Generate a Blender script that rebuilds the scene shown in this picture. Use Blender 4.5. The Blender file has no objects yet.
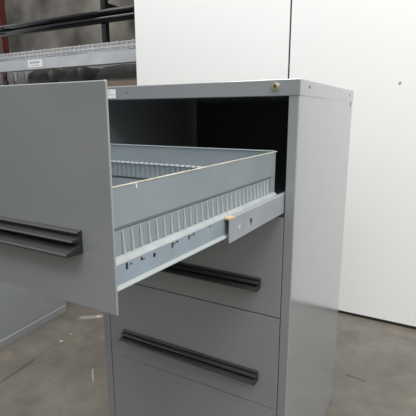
import bpy, bmesh, math, random
from mathutils import Vector, Matrix, noise
random.seed(4)
C = bpy.context.scene.collection
S, H = 1.047, 1.34                       # survey units to metres, cabinet height in survey units

def W(x, y, z):                          # survey point (origin: top front right corner of the cabinet) to world metres
    return Vector((x*S, y*S, (z+H)*S))

# ------------------------------------------------------------------ materials
def nodes(name):
    m = bpy.data.materials.new(name); m.use_nodes = True
    t = m.node_tree; b = t.nodes['Principled BSDF']
    return m, t, b

def paint(name, col, rough=0.35, ior=1.5, metal=0.0, bump=0.0, bscale=400, var=0.06, vscale=3.0, rvar=0.0):
    m, t, b = nodes(name)
    L = t.links
    tc = t.nodes.new('ShaderNodeTexCoord')
    n = t.nodes.new('ShaderNodeTexNoise'); n.inputs['Scale'].default_value = vscale; n.inputs['Detail'].default_value = 6
    L.new(tc.outputs['Object'], n.inputs['Vector'])
    r = t.nodes.new('ShaderNodeValToRGB')
    c0 = [max(0, c*(1-var)) for c in col]; c1 = [c*(1+var) for c in col]
    r.color_ramp.elements[0].position = .3; r.color_ramp.elements[1].position = .7
    r.color_ramp.elements[0].color = (*c0, 1); r.color_ramp.elements[1].color = (*c1, 1)
    L.new(n.outputs['Fac'], r.inputs['Fac']); L.new(r.outputs['Color'], b.inputs['Base Color'])
    b.inputs['Roughness'].default_value = rough; b.inputs['IOR'].default_value = ior; b.inputs['Metallic'].default_value = metal
    if rvar:
        mr = t.nodes.new('ShaderNodeMapRange'); mr.inputs['To Min'].default_value = rough-rvar; mr.inputs['To Max'].default_value = rough+rvar
        L.new(n.outputs['Fac'], mr.inputs['Value']); L.new(mr.outputs['Result'], b.inputs['Roughness'])
    if bump:
        n2 = t.nodes.new('ShaderNodeTexNoise'); n2.inputs['Scale'].default_value = bscale; n2.inputs['Detail'].default_value = 2
        L.new(tc.outputs['Object'], n2.inputs['Vector'])
        bp = t.nodes.new('ShaderNodeBump'); bp.inputs['Strength'].default_value = bump; bp.inputs['Distance'].default_value = .001
        L.new(n2.outputs['Fac'], bp.inputs['Height']); L.new(bp.outputs['Normal'], b.inputs['Normal'])
    return m

M = {}
M['gray'] = paint('gray_cabinet_paint', (.250, .266, .276), .17, 1.70, bump=.05, bscale=900, var=.04)
M['drawer'] = paint('pale_gray_drawer_paint', (.228, .264, .282), .32, 1.5, bump=.04, bscale=700, var=.06, vscale=9)
M['zinc'] = paint('bluish_slide_steel', (.245, .295, .335), .38, 1.5, var=.10, vscale=14)
M['inner_dark'] = paint('dark_inner_shade', (.03, .034, .038), .5)  # back panel colour, darkened to deepen the shade inside the cabinet
M['ledge'] = paint('pale_ledge_paint', (.36, .385, .385), .4, var=.12, vscale=25)  # ledge in a paler grey than the drawer walls
M['edge'] = paint('bare_or_lit_edge', (.64, .67, .68), .35, 1.5, metal=.1)
M['pale'] = paint('pale_flange_paint', (.35, .375, .38), .4)
M['channel'] = paint('grey_channel_steel', (.285, .300, .330), .38, 1.5, var=.08, vscale=14)
M['bare'] = paint('worn_beige_edge', (.46, .43, .37), .45, var=.25, vscale=30)
M['tan'] = paint('tan_wear', (.55, .40, .22), .5, var=.2, vscale=60)
M['black'] = paint('black_plastic', (.044, .043, .047), .22, 1.6, var=.1, bump=.05)
M['dark_fill'] = paint('black_gap_fill', (.012, .012, .012), .6)
M['hole'] = paint('dark_bore', (.01, .01, .01), .7)
M['brass'] = paint('lock_brass', (.62, .55, .40), .32, metal=.85, var=.1, vscale=90)
M['white'] = paint('white_panel_laminate', (.80, .805, .80), .38, 1.45, var=.012, vscale=1.5)
M['paper'] = paint('white_paper', (.80, .79, .80), .6, var=.02)
M['ink'] = paint('gray_ink', (.30, .30, .33), .6)
M['beam'] = paint('gray_beam_paint', (.44, .46, .48), .38, var=.10, vscale=6)
M['wire'] = paint('galvanised_wire', (.58, .57, .56), .45, metal=.25, var=.12, vscale=20)
M['red'] = paint('red_rack_paint', (.075, .010, .011), .4, var=.25, vscale=8)
M['gloss'] = paint('glossy_black_paint', (.004, .004, .005), .06, 1.38, var=.2, vscale=5)
M['wrap'] = paint('gray_wrap', (.20, .205, .20), .5, var=.12, vscale=10, bump=.2, bscale=40)
M['card'] = paint('brown_card', (.20, .155, .115), .7, var=.15, vscale=12)
M['darkwrap'] = paint('dark_wrap', (.034, .033, .033), .5, var=.35, vscale=9, bump=.3, bscale=30)
M['dust'] = paint('smudge_yellow', (.30, .30, .16), .5)

# side panel: same grey paint with a faint yellowish rub mark
def gray_side():
    m = M['gray'].copy(); m.name = 'gray_cabinet_paint_rubbed'
    t = m.node_tree; L = t.links; b = t.nodes['Principled BSDF']
    src = b.inputs['Base Color'].links[0].from_socket
    g = t.nodes.new('ShaderNodeNewGeometry')
    mp = t.nodes.new('ShaderNodeVectorMath'); mp.operation = 'SUBTRACT'; mp.inputs[1].default_value = W(0, .30, -.25)
    sc = t.nodes.new('ShaderNodeVectorMath'); sc.operation = 'MULTIPLY'; sc.inputs[1].default_value = (0, 5, 45)
    ln = t.nodes.new('ShaderNodeVectorMath'); ln.operation = 'LENGTH'
    mr = t.nodes.new('ShaderNodeMapRange'); mr.inputs['From Min'].default_value = 1; mr.inputs['From Max'].default_value = 0
    mr.inputs['To Max'].default_value = .14; mr.interpolation_type = 'SMOOTHSTEP'
    mx = t.nodes.new('ShaderNodeMix'); mx.data_type = 'RGBA'; mx.inputs['B'].default_value = (.36, .36, .20, 1)
    L.new(g.outputs['Position'], mp.inputs[0]); L.new(mp.outputs[0], sc.inputs[0]); L.new(sc.outputs[0], ln.inputs[0])
    L.new(ln.outputs['Value'], mr.inputs['Value']); L.new(mr.outputs['Result'], mx.inputs['Factor'])
    L.new(src, mx.inputs['A']); L.new(mx.outputs['Result'], b.inputs['Base Color'])
    return m
M['grayside'] = gray_side()
for k in ('gray', 'grayside'):                            # clear top coat of the baked enamel
    b_ = M[k].node_tree.nodes['Principled BSDF']; b_.inputs['Coat Weight'].default_value = .8; b_.inputs['Coat Roughness'].default_value = .12; b_.inputs['Coat IOR'].default_value = 1.6

def concrete_floor():
    m, t, b = nodes('worn_concrete_floor'); L = t.links; N = t.nodes.new
    g = N('ShaderNodeNewGeometry')
    def noisetex(scale, detail, rough=.6):
        n = N('ShaderNodeTexNoise'); n.inputs['Scale'].default_value = scale; n.inputs['Detail'].default_value = detail
        n.inputs['Roughness'].default_value = rough; L.new(g.outputs['Position'], n.inputs['Vector']); return n.outputs['Fac']
    def ramp(src, stops):
        r = N('ShaderNodeValToRGB'); e = r.color_ramp.elements
        e[0].position, e[0].color = stops[0][0], (*stops[0][1], 1); e[1].position, e[1].color = stops[-1][0], (*stops[-1][1], 1)
        for p_, c_ in stops[1:-1]:
            k = e.new(p_); k.color = (*c_, 1)
        L.new(src, r.inputs['Fac']); return r.outputs['Color']
    def mix(f, a, b_, mode='MIX'):
        x = N('ShaderNodeMix'); x.data_type = 'RGBA'; x.blend_type = mode
        if isinstance(f, (int, float)): x.inputs['Factor'].default_value = f
        else: L.new(f, x.inputs['Factor'])
        for k, v in (('A', a), ('B', b_)):
            if isinstance(v, tuple): x.inputs[k].default_value = (*v, 1)
            else: L.new(v, x.inputs[k])
        return x.outputs['Result']
    col = ramp(noisetex(2.2, 8), [(.25, (.066, .060, .050)), (.5, (.115, .106, .089)), (.75, (.165, .151, .126))])
    col = mix(.5, col, ramp(noisetex(6.5, 9, .72), [(.3, (.066, .060, .050)), (.7, (.200, .187, .157))]))
    ye = ramp(noisetex(3.7, 4), [(.58, (0, 0, 0)), (.72, (.3, .3, .3))])
    col = mix(ye, col, (.30, .235, .14))
    dk = ramp(noisetex(1.6, 5), [(.56, (0, 0, 0)), (.72, (.4, .4, .4))])
    col = mix(dk, col, (.085, .075, .062))
    flat = N('ShaderNodeVectorMath'); flat.operation = 'MULTIPLY'; flat.inputs[1].default_value = (1, 1, 0)
    nv = N('ShaderNodeTexNoise'); nv.inputs['Scale'].default_value = 16; nv.inputs['Detail'].default_value = 4
    L.new(g.outputs['Position'], nv.inputs['Vector'])
    nm = N('ShaderNodeVectorMath'); nm.operation = 'MULTIPLY_ADD'; nm.inputs[1].default_value = (.025, .025, 0); nm.inputs[2].default_value = (-.0125, -.0125, 0)
    L.new(nv.outputs['Color'], nm.inputs[0])
    ad = N('ShaderNodeVectorMath'); ad.operation = 'ADD'; L.new(g.outputs['Position'], ad.inputs[0]); L.new(nm.outputs[0], ad.inputs[1])
    L.new(ad.outputs[0], flat.inputs[0])
    def seg(a, c, width, amt, colr, cur):
        A = Vector((a[0]*S, a[1]*S, 0)); B = Vector((c[0]*S, c[1]*S, 0)); d = B-A
        s1 = N('ShaderNodeVectorMath'); s1.operation = 'SUBTRACT'; s1.inputs[1].default_value = A; L.new(flat.outputs[0], s1.inputs[0])
        dt = N('ShaderNodeVectorMath'); dt.operation = 'DOT_PRODUCT'; dt.inputs[1].default_value = d/max(d.length_squared, 1e-9); L.new(s1.outputs[0], dt.inputs[0])
        cl = N('ShaderNodeClamp'); L.new(dt.outputs['Value'], cl.inputs['Value'])
        sc = N('ShaderNodeVectorMath'); sc.operation = 'SCALE'; sc.inputs[0].default_value = d; L.new(cl.outputs[0], sc.inputs['Scale'])
        df = N('ShaderNodeVectorMath'); df.operation = 'DISTANCE'; L.new(s1.outputs[0], df.inputs[0]); L.new(sc.outputs[0], df.inputs[1])
        mr = N('ShaderNodeMapRange'); mr.inputs['From Min'].default_value = width; mr.inputs['From Max'].default_value = width*.25
        mr.inputs['To Min'].default_value = 0; mr.inputs['To Max'].default_value = amt; L.new(df.outputs['Value'], mr.inputs['Value'])
        return mix(mr.outputs['Result'], cur, colr)
    dark, pale = (.03, .027, .024), (.62, .58, .52)
    col = seg((-1.403, -.023), (-1.429, .198), .009, .75, dark, col)     # crack by the neighbouring cabinet
    col = seg((-1.429, .198), (-1.462, .36), .007, .45, dark, col)
    col = seg((.022, .861), (.104, .851), .008, .85, dark, col)          # short scuff on the right
    col = seg((-1.454, .393), (-1.452, .395), .012, .9, pale, col)       # chips
    col = seg((-1.466, .477), (-1.464, .478), .009, .6, pale, col)
    col = seg((-1.56, .66), (-1.47, .735), .030, .28, pale, col)
    col = seg((-1.487, .722), (-1.483, .726), .016, .8, pale, col)
    col = seg((-1.10, .28), (-1.03, .215), .006, .38, pale, col)
    L.new(col, b.inputs['Base Color'])
    rr = N('ShaderNodeMapRange'); rr.inputs['To Min'].default_value = .22; rr.inputs['To Max'].default_value = .52
    L.new(noisetex(5, 6), rr.inputs['Value']); L.new(rr.outputs['Result'], b.inputs['Roughness'])
    bp = N('ShaderNodeBump'); bp.inputs['Strength'].default_value = .12; bp.inputs['Distance'].default_value = .004
    L.new(noisetex(28, 8), bp.inputs['Height']); L.new(bp.outputs['Normal'], b.inputs['Normal'])
    return m
M['floor'] = concrete_floor()

def concrete_wall():
    m, t, b = nodes('dingy_concrete_wall'); L = t.links; N = t.nodes.new
    g = N('ShaderNodeNewGeometry')
    n1 = N('ShaderNodeTexNoise'); n1.inputs['Scale'].default_value = 1.25; n1.inputs['Detail'].default_value = 6
    L.new(g.outputs['Position'], n1.inputs['Vector'])
    r = N('ShaderNodeValToRGB'); e = r.color_ramp.elements
    e[0].position, e[0].color = .36, (.030, .026, .021, 1); e[1].position, e[1].color = .66, (.245, .225, .20, 1)
    L.new(n1.outputs['Fac'], r.inputs['Fac']); L.new(r.outputs['Color'], b.inputs['Base Color'])
    b.inputs['Roughness'].default_value = .8
    return m
M['wall'] = concrete_wall()

# ------------------------------------------------------------------ mesh builder
class MB:
    def __init__(s): s.bm = bmesh.new()
    def box(s, x0, x1, y0, y1, z0, z1):
        v = [s.bm.verts.new(W(x, y, z)) for x in (x0, x1) for y in (y0, y1) for z in (z0, z1)]
        for f in ((0,1,3,2), (4,6,7,5), (0,4,5,1), (2,3,7,6), (0,2,6,4), (1,5,7,3)): s.bm.faces.new([v[i] for i in f])
        return v
    def prism(s, prof, axis, a, b):
        """closed profile extruded along x (profile = y,z) or y (profile = x,z)"""
        f = (lambda t, p: W(t, p[0], p[1])) if axis == 'x' else (lambda t, p: W(p[0], t, p[1]))
        A = [s.bm.verts.new(f(a, p)) for p in prof]; B = [s.bm.verts.new(f(b, p)) for p in prof]
        n = len(prof)
        for i in range(n): s.bm.faces.new((A[i], A[(i+1) % n], B[(i+1) % n], B[i]))
        s.bm.faces.new(A[::-1]); s.bm.faces.new(B)
    def cyl(s, p, q, r, n=16, r2=None):
        P, Q = W(*p), W(*q); d = (Q-P).normalized(); u = d.orthogonal().normalized(); w = d.cross(u)
        r2 = r if r2 is None else r2
        A = [s.bm.verts.new(P+(u*math.cos(2*math.pi*i/n)+w*math.sin(2*math.pi*i/n))*r*S) for i in range(n)]
        B = [s.bm.verts.new(Q+(u*math.cos(2*math.pi*i/n)+w*math.sin(2*math.pi*i/n))*r2*S) for i in range(n)]
        for i in range(n): s.bm.faces.new((A[i], A[(i+1) % n], B[(i+1) % n], B[i]))
        s.bm.faces.new(A[::-1]); s.bm.faces.new(B)
    def plate(s, x0, x1, ya, yb, za, zb, holes):
        """plate normal to x with rectangular punched holes (y0,y1,z0,z1)"""
        ys = sorted({ya, yb, *[h[i] for h in holes for i in (0, 1)]}); zs = sorted({za, zb, *[h[i] for h in holes for i in (2, 3)]})
        for i in range(len(ys)-1):
            for j in range(len(zs)-1):
                cy_, cz_ = (ys[i]+ys[i+1])/2, (zs[j]+zs[j+1])/2
                if any(h[0] < cy_ < h[1] and h[2] < cz_ < h[3] for h in holes): continue
                s.box(x0, x1, ys[i], ys[i+1], zs[j], zs[j+1])
    def build(s, name, mat, parent=None, bevel=0, seg=2, smooth=False):
        bmesh.ops.recalc_face_normals(s.bm, faces=s.bm.faces)
        me = bpy.data.meshes.new(name)
        off = Vector(parent.get('o', (0, 0, 0))) if parent else None
        if parent: bmesh.ops.translate(s.bm, verts=s.bm.verts, vec=-off); origin = Vector((0, 0, 0))
        else:
            xs = [v.co for v in s.bm.verts]
            origin = Vector(((min(c.x for c in xs)+max(c.x for c in xs))/2, (min(c.y for c in xs)+max(c.y for c in xs))/2, min(c.z for c in xs)))
            bmesh.ops.translate(s.bm, verts=s.bm.verts, vec=-origin)
        if bevel:
            es = [e for e in s.bm.edges if len(e.link_faces) == 2 and e.calc_face_angle(0) > .5]
            bmesh.ops.bevel(s.bm, geom=es, offset=bevel*S, segments=seg, affect='EDGES', profile=.5, clamp_overlap=True)
        if smooth:
            for f in s.bm.faces: f.smooth = True
        s.bm.to_mesh(me); s.bm.free()
        me.materials.append(mat)
        o = bpy.data.objects.new(name, me); C.objects.link(o)
        if parent: o.parent = parent; PO[o.name] = off; o['o'] = tuple(off)
        else: o.location = origin; o['o'] = tuple(origin)
        return o
PO = {}
def empty(name, loc, label, cat, group=None):
    o = bpy.data.objects.new(name, None); C.objects.link(o); o.empty_display_size = .1
    o.location = loc; o['o'] = tuple(loc); o['label'] = label; o['category'] = cat
    if group: o['group'] = group
    return o
def tag(o, label, cat, group=None):
    o['label'] = label; o['category'] = cat
    if group: o['group'] = group
    return o
def one(name, mat, parent, *a, bevel=0, seg=2):
    m = MB(); m.box(*a); return m.build(name, mat, parent, bevel, seg)

# ------------------------------------------------------------------ setting
f = MB(); f.box(-7.2, 3.2, -4.2, 3.4, -H-.08, -H); o = f.build('floor', M['floor']); o['kind'] = 'structure'
w = MB(); w.box(-7.2, 3.2, 3.3, 3.4, -H, 3.4); o = w.build('wall_back', M['wall']); o['kind'] = 'structure'

w = MB(); w.box(-7.2, 3.2, -4.3, -4.2, -H, 1.4); o = w.build('shade_wall', M['wall']); o['kind'] = 'structure'  # unseen wall added to dim the light on the drawer fronts

# ------------------------------------------------------------------ filing cabinet
WL, D, ST = -.733, .655, .0286
XL, XR = -.6995, -.0286
Z = [-.0485, -.3692, -.6742, -.9792, -1.284]           # drawer pitch lines
def handle(parent, yf, zt, name='handle', x1=-.0935):
    m = MB()
    prof = [(0, 0), (-.0085, -.0008), (-.0100, -.0022), (-.0096, -.0034), (-.0035, -.0040), (-.0035, -.0082), (-.0190, -.0112), (-.0205, -.0126),
            (-.0200, -.0140), (-.0050, -.0150), (-.0050, -.0215), (-.0300, -.0272), (-.0318, -.0290), (-.0318, -.0316), (-.0300, -.0330), (0, -.0335)]
    m.prism([(yf+a, zt+b) for a, b in prof], 'x', -.632, x1)
    h = m.build(name, M['black'], parent)
    h.data.materials.append(M['dark_fill'])                # open ends show black
    for p_ in h.data.polygons:
        if abs(p_.normal.x) > .9: p_.material_index = 1
    return h

def carcass(t, side_mat):
    e = .0015
    for sgn, x_out, x_in, mat in ((1, 0, XR, side_mat), (-1, WL, XL, side_mat)):
        m = MB(); th = .002*sgn
        # wrapped sheet: return, front stile, side, back return
        prof = [(x_in, .03), (x_in, .0015), (x_in+.0015*sgn, 0), (x_out-.0025*sgn, 0), (x_out, .0025), (x_out, D), (x_out-.03*sgn, D),
                (x_out-.03*sgn, D-.002), (x_out-th, D-.002), (x_out-th, .002), (x_in+th, .002), (x_in+th, .03)]
        zb, zt = -H, -.0422
        A = [m.bm.verts.new(W(p[0], p[1], zb)) for p in prof]; B = [m.bm.verts.new(W(p[0], p[1], zt)) for p in prof]
        n = len(prof)
        for i in range(n): m.bm.faces.new((A[i], A[(i+1) % n], B[(i+1) % n], B[i]))
        m.bm.faces.new(A[::-1]); m.bm.faces.new(B)
        m.build('side_panel', mat, t)
    one('back_panel', M['inner_dark'], t, WL+.03, -.03, D-.004, D-.002, -H+.01, -.0405)
    one('bottom_panel', M['gray'], t, WL+.004, -.004, .004, D-.006, -1.30, -1.298)
    m = MB(); m.box(XL+.0005, XR-.0005, .003, .02, -H, -1.2875); m.build('toe_board', M['gray'], t, .002)
    cap = one('top_cap', M['gray'], t, WL-.0022, .0022, -.002, D+.002, -.0426, 0, bevel=.0028, seg=3)
    return cap

base = W(-.364, .33, -H)
cab = empty('filing_cabinet', base, 'grey four drawer steel filing cabinet with its top drawer pulled wide open', 'filing cabinet')
cap = carcass(cab, M['grayside'])
# lock, sticker, screw holes on the cap
m = MB(); m.cyl((-.065, -.0015, -.0186), (-.065, -.0055, -.0186), .0118, 28, .0105); m.cyl((-.065, -.005, -.0186), (-.065, -.0075, -.0186), .0078, 24, .007)
lk = m.build('lock', M['brass'], cab, .0006)
m = MB(); m.cyl((-.065, -.0072, -.0170), (-.065, -.0080, -.0170), .0030, 14); m.box(-.0664, -.0636, -.0080, -.0072, -.0235, -.0170); k = m.build('keyhole', M['hole'], lk)
st = one('sticker', M['paper'], cap, -.672, -.617, -.0026, -.0018, -.0375, -.0095)
one('print_band', M['ink'], st, -.648, -.640, -.0028, -.0025, -.0185, -.0150)
one('print_line', M['beam'], st, -.660, -.620, -.0028, -.0025, -.0275, -.0245)
for (x, y, z, ax) in ((-.5708, 0, -.0211, 'y'), (0, .078, -.0172, 'x'), (0, .588, -.0192, 'x')):
    m = MB()
    if ax == 'y': m.cyl((x, -.0008, z), (x, -.0024, z), .0024, 12)
    else: m.cyl((.0010, y, z), (.0026, y, z), .0040, 12)
    m.build('screw_hole', M['hole'], cap)
one('slot_hole', M['hole'], cab, -.002, .0006, .6165, .6245, -.060, -.0445)
# divider behind the first drawer line
one('drawer_divider', M['gray'], cab, XL+.001, XR-.001, .024, D-.01, -.3735, -.3705)

# closed drawers
for i in (1, 2, 3):
    m = MB(); v = m.box(XL+.0042, XR-.0018, .0, .02, Z[i+1]+(.0004 if i == 2 else .0014), Z[i]-(.0004 if i == 3 else .0014))
    if i == 3:
        for q in v:                                   # the bottom drawer hangs a little: its gap opens to the right
            if q.co.z > W(0, 0, Z[4]+.1).z and q.co.x > W(-.3, 0, 0).x: q.co.z -= .0018
    fr = m.build('drawer', M['gray'], cab, .0007 if i > 1 else .0014)
    handle(fr, 0, Z[i]-(.1905 if i < 3 else .256))

# open top drawer
YF, L0 = -.6852, -.6815
dr = one('drawer', M['gray'], cab, -.6990, -.0275, YF, L0, -.3672, -.0478, bevel=.0016, seg=3)
handle(dr, YF, -.2500, x1=-.0860)
def side(sgn):
    X = lambda d: (-.052+d) if sgn > 0 else (-.676-d)       # d = how far out from the drawer's upper wall plane
    def bx(m, d0, d1, y0, y1, z0, z1): a, b = sorted((X(d0), X(d1))); m.box(a, b, y0, y1, z0, z1)
    m = MB()
    bx(m, -.002, 0, L0, -.020, -.2495, -.188)               # smooth upper wall
    bx(m, -.006, -.0042, L0, -.020, -.255, -.2480)
    bx(m, -.0075, -.0065, L0, -.020, -.3, -.250)            # backing of the slotted band
    bx(m, -.006, -.0008, -.050, -.020, -.300, -.248)
    bx(m, -.006, -.0008, L0, -.6408, -.300, -.2560)
    wl = m.build('side_wall', M['drawer'], dr)
    m = MB(); y = -.640; p = .0209; edges = MB()
    while y < -.055:                                        # louvre strips parted by punched slots
        y1 = min(y+p-.0008, -.051)
        v = m.box(*sorted((X(-.0045), X(-.0008))), y, y1, -.297, -.2560)
        for q in v:
            if abs(q.co.y-W(0, y, 0).y) < 1e-5 and q.co.z > W(0, 0, -.28).z: q.co.x += sgn*.0004*S
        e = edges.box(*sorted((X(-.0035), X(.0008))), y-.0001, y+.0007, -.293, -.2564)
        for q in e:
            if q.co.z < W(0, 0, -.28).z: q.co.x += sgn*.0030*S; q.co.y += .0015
        y += p
    m.build('slotted_band', M['drawer'], dr)
    edges.build('slot_edges', M['edge'], dr)
    # rolled ledge and lower member
    m = MB()
    c = [(-.006, -.294), (-.001, -.2955), (.0060, -.3010), (.0082, -.3045), (.0082, -.3060), (.0045, -.3060), (-.006, -.299)]
    m.prism([(X(a), b) for a, b in c], 'y', L0, -.0205)
    m.build('ledge', M['ledge'], dr)
    m = MB()
    hs = [(-.6440, -.6385, -.3220, -.3080), (-.6340, -.6295, -.3160, -.3115), (-.6085, -.6040, -.3170, -.3090), (-.6040, -.5985, -.3170, -.3140), (-.5770, -.5700, -.3220, -.3130),
          (-.5250, -.5195, -.3200, -.3085), (-.5195, -.5120, -.3130, -.3100), (-.5100, -.5040, -.3140, -.3085), (-.4715, -.4660, -.3180, -.3080), (-.4660, -.4570, -.3120, -.3095), (-.4550, -.4490, -.3130, -.3075), (-.3950, -.3895, -.3115, -.3070)]
    a, b = sorted((X(.006), X(.008)))
    m.plate(a, b, L0, -.010, -.3475, -.3058, hs)
    m.build('slide_member', M['zinc'], dr)
    m = MB(); bx(m, .0015, .0030, L0+.002, -.012, -.345, -.3068); m.build('hole_shade_strip', M['dark_fill'], dr)  # black strip behind the punched holes stands in for their shade
    m = MB(); c = [(.0075, -.3440), (.0125, -.3490), (.0135, -.3500), (.0135, -.3518), (.0060, -.3518), (.0060, -.3440)]
    m.prism([(X(q), r) for q, r in c], 'y', L0, -.012)
    fl = m.build('lower_flange', M['pale'], dr)
    # worn rim
    m = MB(); m.prism([(X(q), r) for q, r in ((-.0030, -.1880), (-.0026, -.1862), (.0002, -.1860), (.0008, -.1866), (.0008, -.1878), (.0001, -.1885), (-.0030, -.1885))], 'y', L0, -.012)
    rm = m.build('rim', M['bare'], dr); rm['label'] = 'worn beige top edge of the drawer side'
    m = MB(); bx(m, .0001, .0014, -.606, -.603, -.1955, -.1885); m.build('rim_tab', M['edge'], dr)
    m = MB(); bx(m, .0078, .0120, L0-.0002, L0+.010, -.3512, -.3462); m.build('flange_opening', M['hole'], dr)
side(1); side(-1)
# back wall of the drawer
m = MB()
m.box(-.672, -.056, -.020, -.018, -.241, -.186)
m.prism([(-.0235, -.1862), (-.0225, -.1840), (-.0160, -.1840), (-.0160, -.1862)], 'x', -.672, -.056)
m.box(-.672, -.056, -.0120, -.0105, -.345, -.236)
m.box(-.672, -.056, -.0225, -.0205, -.335, -.297)
m.build('back_wall', M['drawer'], dr)
m = MB(); x = -.668; tabs = MB()
while x < -.075:
    m.prism([(-.0175, -.2895), (-.0175, -.2440), (-.0245, -.2405), (-.0245, -.2425), (-.0190, -.2455), (-.0190, -.2895)], 'x', x+.0016, x+.0188)
    tabs.prism([(-.0192, -.2392), (-.0250, -.2425), (-.0250, -.2440), (-.0192, -.2440)], 'x', x+.0028, x+.0176)  # bright tab colour stands in for light caught on the bent lips
    x += .0194
m.build('slotted_band', M['drawer'], dr); tabs.build('slot_edges', M['edge'], dr)
one('drawer_floor', M['drawer'], dr, -.672, -.056, L0, -.012, -.3385, -.3365)
m = MB(); m.box(-.690, -.038, L0, L0+.002, -.352, -.195); m.build('inner_front', M['drawer'], dr)

# the drawer box narrows a little towards its front
def taper(z):
    pts = [(-.40, .0135), (-.3518, .0135), (-.305, .003), (-.25, 0), (-.1885, -.0036), (-.10, -.0036)]
    for (a, va), (b, vb) in zip(pts, pts[1:]):
        if z <= b: return va+(vb-va)*(z-a)/(b-a)
    return pts[-1][1]
for ch in dr.children:
    if ch.name.split('.')[0] in ('handle', 'inner_front'): continue
    ov = Vector(cab['o'])
    for v in ch.data.vertices:
        p = (v.co+ov)/S; t = max(0, min(1, -p.y/.66)); v.co.z += taper(p.z-H)*t*S

# telescoping slide channels (stay with the cabinet)
for sgn in (1, -1):
    X = lambda d: (-.052+d) if sgn > 0 else (-.676-d)
    m = MB(); a, b = sorted((X(.0186), X(.0206)))
    m.plate(a, b, -.331, .34, -.3560, -.3040, [(-.2255, -.2135, -.3355, -.3250), (-.2220, -.2165, -.3415, -.3355)])
    m.prism([(X(q), r) for q, r in ((.0206, -.3040), (.0170, -.3022), (.0095, -.3022), (.0095, -.3038), (.0170, -.3042), (.0186, -.3060))], 'y', -.331, .34)
    ch = m.build('slide_channel', M['channel'], cab); ch['label'] = 'bluish steel slide channel with keyhole slot'
    one('worn_tip', M['tan'], ch, *sorted((X(.0090), X(.0209))), -.3314, -.305, -.3055, -.3017)
    one('keyhole_shade', M['hole'], ch, *sorted((X(.0176), X(.0184))), -.2300, -.2100, -.3440, -.3230)  # dark sheet in place of the shade behind the keyhole slot
    m = MB(); m.cyl((X(.0204), -.2832, -.331), (X(.0214), -.2832, -.331), .0058, 16); m.build('rivet', M['bare'], ch)
    one('cabinet_rail', M['zinc'], cab, *sorted((X(.0210), X(.0225))), .032, .62, -.352, -.306)

# ------------------------------------------------------------------ neighbouring cabinet
nb = empty('filing_cabinet', base, 'grey filing cabinet at the left edge, only its lower side showing below the drawer front', 'filing cabinet')
carcass(nb, M['gray'])
for i in range(4):
    fr = one('drawer', M['gray'], nb, XL+.0016, XR-.0016, .0, .02, Z[i+1]+.0016, Z[i]-.0016, bevel=.0016)
    handle(fr, 0, Z[i]-.1905)
m = MB(); m.prism([(-.001, -H+.001), (.004, -H+.001), (.004, -H+.042), (.002, -H+.045), (-.001, -H+.045)], 'y', .004, D-.002); m.build('base_strip', M['gray'], nb)
ang = math.radians(5.0)
piv = W(0, D, -H); tgt = W(-1.722, .676, -H)
off = Vector(base)-piv
nb.rotation_euler = (0, 0, ang); nb.location = tgt+Matrix.Rotation(ang, 3, 'Z') @ off

# ------------------------------------------------------------------ white backdrop panels
PY0, SEAM, PL = 1.524, -.570, -1.754
def panel(x0, x1, label, screws):
    t = empty('backdrop_panel', W((x0+x1)/2, PY0+.015, -H), label, 'panel', None); t['kind'] = 'thing'
    one('board', M['white'], t, x0, x1, PY0, PY0+.028, -H+.019, .99, bevel=.0015)
    one('base_gap_shade', M['dark_fill'], t, x0+.002, x1-.002, PY0+.003, PY0+.026, -H, -H+.019)  # black strip stands in for the shadow gap under the board
    for sx in (x0+.12, x1-.12):                       # rear feet
        m = MB(); m.prism([(PY0+.026, -H), (PY0+.30, -H), (PY0+.30, -H+.03), (PY0+.06, -H+.5), (PY0+.026, -H+.5)], 'x', sx-.015, sx+.015); m.build('rear_foot', M['beam'], t)
    for x, z in screws:
        m = MB(); m.cyl((x, PY0+.002, z), (x, PY0-.003, z), .0075, 14, .006); m.build('screw', M['zinc'], t)
    return t
p1 = panel(PL, SEAM-.0055, 'white backdrop panel left of the black seam, behind the filing cabinet', [])
p2 = panel(SEAM+.0055, SEAM+1.172, 'white backdrop panel right of the black seam, with one small screw head', [(.0685, .078)])
one('seam_strip', M['dark_fill'], p1, SEAM-.0060, SEAM+.0050, PY0+.008, PY0+.024, -H+.019, .99)

# ------------------------------------------------------------------ pallet rack
RY, RB = 1.83, 2.75
rk = empty('pallet_rack', W(-3.25, 2.3, -H), 'pallet rack with grey beam, wire mesh deck and red upright, at top left', 'rack')
for X0 in (-4.985, -1.62):
    for Y in (RY+.005, RB-.08):
        m = MB(); c = X0+.065
        m.plate(X0, X0+.004, Y, Y+.08, -H, 2.0, []); m.box(X0, X0+.13, Y, Y+.004, -H, 2.0); m.box(X0+.126, X0+.13, Y, Y+.08, -H, 2.0)
        m.box(X0, X0+.13, Y+.076, Y+.08, -H, 2.0)
        up = m.build('upright_post', M['red'], rk)
        one('foot_plate', M['red'], up, X0-.02, X0+.15, Y-.01, Y+.09, -H, -H+.008)
    for k in range(4):
        z0 = -H+.2+k*.75; m = MB(); a, b = (RY+.08, RB-.08) if k % 2 else (RB-.08, RY+.08)
        m.cyl((X0+.065, a, z0), (X0+.065, b, z0+.7), .02, 8); m.build('brace', M['red'], rk)
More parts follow.
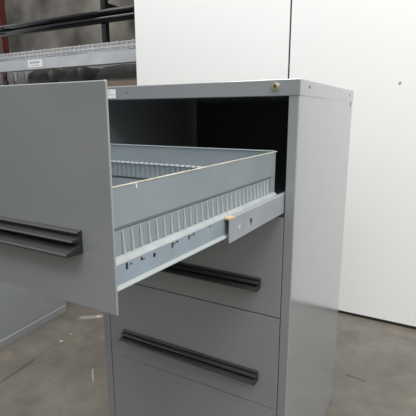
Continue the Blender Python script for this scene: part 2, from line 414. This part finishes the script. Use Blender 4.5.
def rack_level(z, mats=True, front_lip=True):
    for y0, y1, sg in ((RY, RY+.045, 1), (RB-.045, RB, -1)):
        m = MB()
        if sg > 0: m.prism([(y0, z-.066), (y0, z-.166), (y1+.02, z-.166), (y1+.02, z), (y0+.035, z), (y0+.035, z-.066)], 'x', -4.855, -1.615)
        else: m.prism([(y1, z-.05), (y1, z-.166), (y0-.02, z-.166), (y0-.02, z), (y1-.035, z), (y1-.035, z-.05)], 'x', -4.855, -1.615)
        bm_ = m.build('beam', M['beam'], rk, .003)
        if sg > 0: fb = bm_
    m = MB(); x = -4.84; k = 0
    while x < -1.63:                                  # wires running front to back, turned down over the front beam
        m.box(x-.0035, x+.0035, RY+.010, RB-.02, z+.0005, z+.0065)
        m.box(x-.0035, x+.0035, RY+.010, RY+.016, z-.064, z+.012+.003*math.sin(k*2.3)); x += .056; k += 1
    for j in range(17): y = RY+.03+j*.053; m.box(-4.85, -1.62, y-.003, y+.003, z+.0065, z+.0115)
    for zz in (z-.030, z+.004): m.box(-4.85, -1.62, RY+.005, RY+.010, zz-.0035, zz+.0035)
    m.build('wire_deck', M['wire'], rk)
    m = MB(); prev = None                              # wavy loose wire along the front
    for j in range(66):
        x = -4.85+j*.05; p = (x, RY+.004, z-.064+.006*math.sin(j*.35)+.004*math.sin(j*.9))
        if prev: m.cyl(prev, p, .0045, 6)
        prev = p
    m.build('loose_wire', M['zinc'], rk)
    return fb
ZD = .507
fb = rack_level(ZD)
rack_level(-.42)
lb = one('beam_label', M['paper'], fb, -3.342, -3.135, RY-.0012, RY-.0002, .362, .430)
for i, (u, w_) in enumerate(((.03, .018), (.055, .010), (.072, .020), (.10, .012), (.12, .022), (.15, .016))):
    one('print_mark', M['ink'], lb, -3.342+u, -3.342+u+w_, RY-.0018, RY-.0011, .396, .416)
one('print_line', M['beam'], lb, -3.30, -3.18, RY-.0018, RY-.0011, .376, .382)
one('post_label', M['paper'], rk, -4.990, -4.958, RB-.0815, RB-.0798, .82, .95)

# black tubular frame standing on the wire deck
FY = 2.0
fr = empty('tubular_frame', W(-3.3, 2.3, ZD+.0115), 'glossy black tubular steel frame standing on the wire deck of the rack', 'frame')
FX0, FX1, FR = -4.78, -2.475, 2.46
for (x, y) in ((FX1, FY), (FX0, FY), (FX0, FR), (-1.86, FY), (-1.86, FR)):
    m = MB(); m.box(x-.028, x+.028, y-.028, y+.028, ZD+.0115, 1.35); m.build('post', M['gloss'], fr, .012, 3)
for z in (.789, .734):
    m = MB(); m.cyl((FX0, FY-.045, z), (-1.86, FY-.045, z), .0285, 16); r_ = m.build('front_rail', M['gloss'], fr, smooth=False)
    for fc in r_.data.polygons: fc.use_smooth = True
for X0 in (FX1, -1.86, FX0):
    m = MB(); m.box(X0-.025, X0+.025, FY, FR, .836, .886); m.build('side_rail', M['gloss'], fr, .008, 3)
m = MB(); m.box(FX0, -1.86, FR-.025, FR+.025, .836, .886); m.build('rear_rail', M['gloss'], fr, .008, 3)

# wrapped bundles on the shelf below
def bundle(name, x0, x1, y0, y1, z1, mat, seed, rnd, label, cat, group, turn=0):
    z0 = -.42+.012
    bm = bmesh.new(); bmesh.ops.create_cube(bm, size=2)
    bmesh.ops.subdivide_edges(bm, edges=bm.edges, cuts=9, use_grid_fill=True)
    c = W((x0+x1)/2, (y0+y1)/2, z0); sx, sy, sz = (x1-x0)*S/2, (y1-y0)*S/2, (z1-z0)*S/2
    for v in bm.verts:
        p = v.co.copy(); q = Vector([math.copysign(abs(t), t) for t in p])
        n = (abs(p.x)**rnd+abs(p.y)**rnd+max(0, p.z)**rnd)**(1/rnd); q = p/max(n, 1) if n > 1 else p
        h = noise.noise(Vector((p.x*1.7+seed, p.y*1.7, p.z*2.2)))*.10
        q = Vector((q.x*(1+h), q.y*(1+h), q.z+(h*.35 if p.z > 0 else 0)))
        v.co = Vector((q.x*sx, q.y*sy, (max(q.z, -1)+1)*sz))
    me = bpy.data.meshes.new(name); bm.to_mesh(me); bm.free()
    for f_ in me.polygons: f_.use_smooth = True
    me.materials.append(mat); o = bpy.data.objects.new(name, me); C.objects.link(o); o.location = c; o.rotation_euler = (0, 0, math.radians(turn))
    return tag(o, label, cat, group)
G = 'bundles on the lower rack shelf'
for xc, hw, seed, lab in ((-4.325, .045, 3, 'pale grey sack at the far left edge, left of the red post, below the beam'),
                          (-4.113, .033, 7, 'narrow pale grey sack just right of the red post, below the beam'),
                          (-3.940, .053, 11, 'wider pale grey sack below the left end of the white beam label')):
    bundle('wrapped_sack', xc-hw, xc+hw, 2.08, 2.32, .385, M['wrap'], seed, 5, lab, 'sack', G, 53)
bundle('wrapped_bundle', -3.66, -3.27, 2.02, 2.45, .385, M['darkwrap'], 17, 6, 'dark wrapped bundle directly below the white beam label', 'bundle', G)
bundle('wrapped_bundle', -3.20, -2.86, 2.02, 2.45, .385, M['darkwrap'], 23, 6, 'dark wrapped bundle above the middle of the drawer front', 'bundle', G)
bundle('wrapped_bundle', -2.78, -2.12, 2.10, 2.50, .380, M['darkwrap'], 31, 6, 'dark wrapped bundle beside the white panel, above the cabinet sticker', 'bundle', G)

bx_ = empty('carton', W(-2.15, 1.97, -.408), 'brown carton just above the cabinet top, beside the white panel edge', 'box')
one('carton_body', M['card'], bx_, -2.40, -1.90, 1.89, 2.05, -.408, .212, bevel=.004)
m = MB(); m.box(-2.405, -1.895, 1.885, 1.969, .212, .215); m.box(-2.405, -1.895, 1.971, 2.055, .212, .215); m.build('flap', M['card'], bx_)

# ------------------------------------------------------------------ light
wd = bpy.data.worlds.new('warehouse_air'); bpy.context.scene.world = wd; wd.use_nodes = True
wd.node_tree.nodes['Background'].inputs['Color'].default_value = (.95, .98, 1, 1)
wd.node_tree.nodes['Background'].inputs['Strength'].default_value = .84
def lamp(x, y, z, sx, sy, power, tx=0, ty=0):
    d = bpy.data.lights.new('ceiling_or_fill_light', 'AREA'); d.shape = 'RECTANGLE'; d.size = sx; d.size_y = sy; d.energy = power; d.color = (1, .98, .95)
    o = bpy.data.objects.new('ceiling_or_fill_light', d); C.objects.link(o); o.location = (x, y, z); o.rotation_euler = (tx, ty, 0)
lamp(2.6, -.8, 5.6, 2.4, 2.4, 215)
lamp(3.4, -1.6, 3.4, 1.6, 1.6, 75)  # added fill from the right to brighten the cabinet
lamp(.9, -3.6, 4.6, 2.4, 1.2, 75)  # added front fill, lifts the drawer fronts and lower panels
lamp(-1.2, -.3, 5.6, 2.4, 2.0, 165)
lamp(-2.6, 2.4, 4.6, 2.0, .6, 25)

# ------------------------------------------------------------------ camera
cx, cy, cz, ya, pi_, ro, fpx = 3.57011383e-01, -1.10200543e+00, -9.06619409e-02, -5.18468714e-01, 2.15229554e-01, -1.04006042e-03, 4.26388578e+02
d = Vector((math.sin(ya)*math.cos(pi_), math.cos(ya)*math.cos(pi_), -math.sin(pi_)))
r = Vector((math.cos(ya), -math.sin(ya), 0)); u = r.cross(d)
r2 = r*math.cos(ro)+u*math.sin(ro); u2 = -r*math.sin(ro)+u*math.cos(ro)
cam = bpy.data.cameras.new('camera'); co = bpy.data.objects.new('camera', cam); C.objects.link(co)
cam.sensor_width = 36; cam.lens = 36*fpx/416; cam.clip_start = .02
mt = Matrix((r2, u2, -d)).transposed().to_4x4(); mt.translation = W(cx, cy, cz); co.matrix_world = mt
sc = bpy.context.scene; sc.camera = co
vs = sc.view_settings; vs.view_transform = 'Standard'; vs.look = 'None'; vs.gamma = 1; vs.exposure = 0; vs.use_curve_mapping = False
for ob in bpy.data.objects:
    if 'o' in ob.keys(): del ob['o']
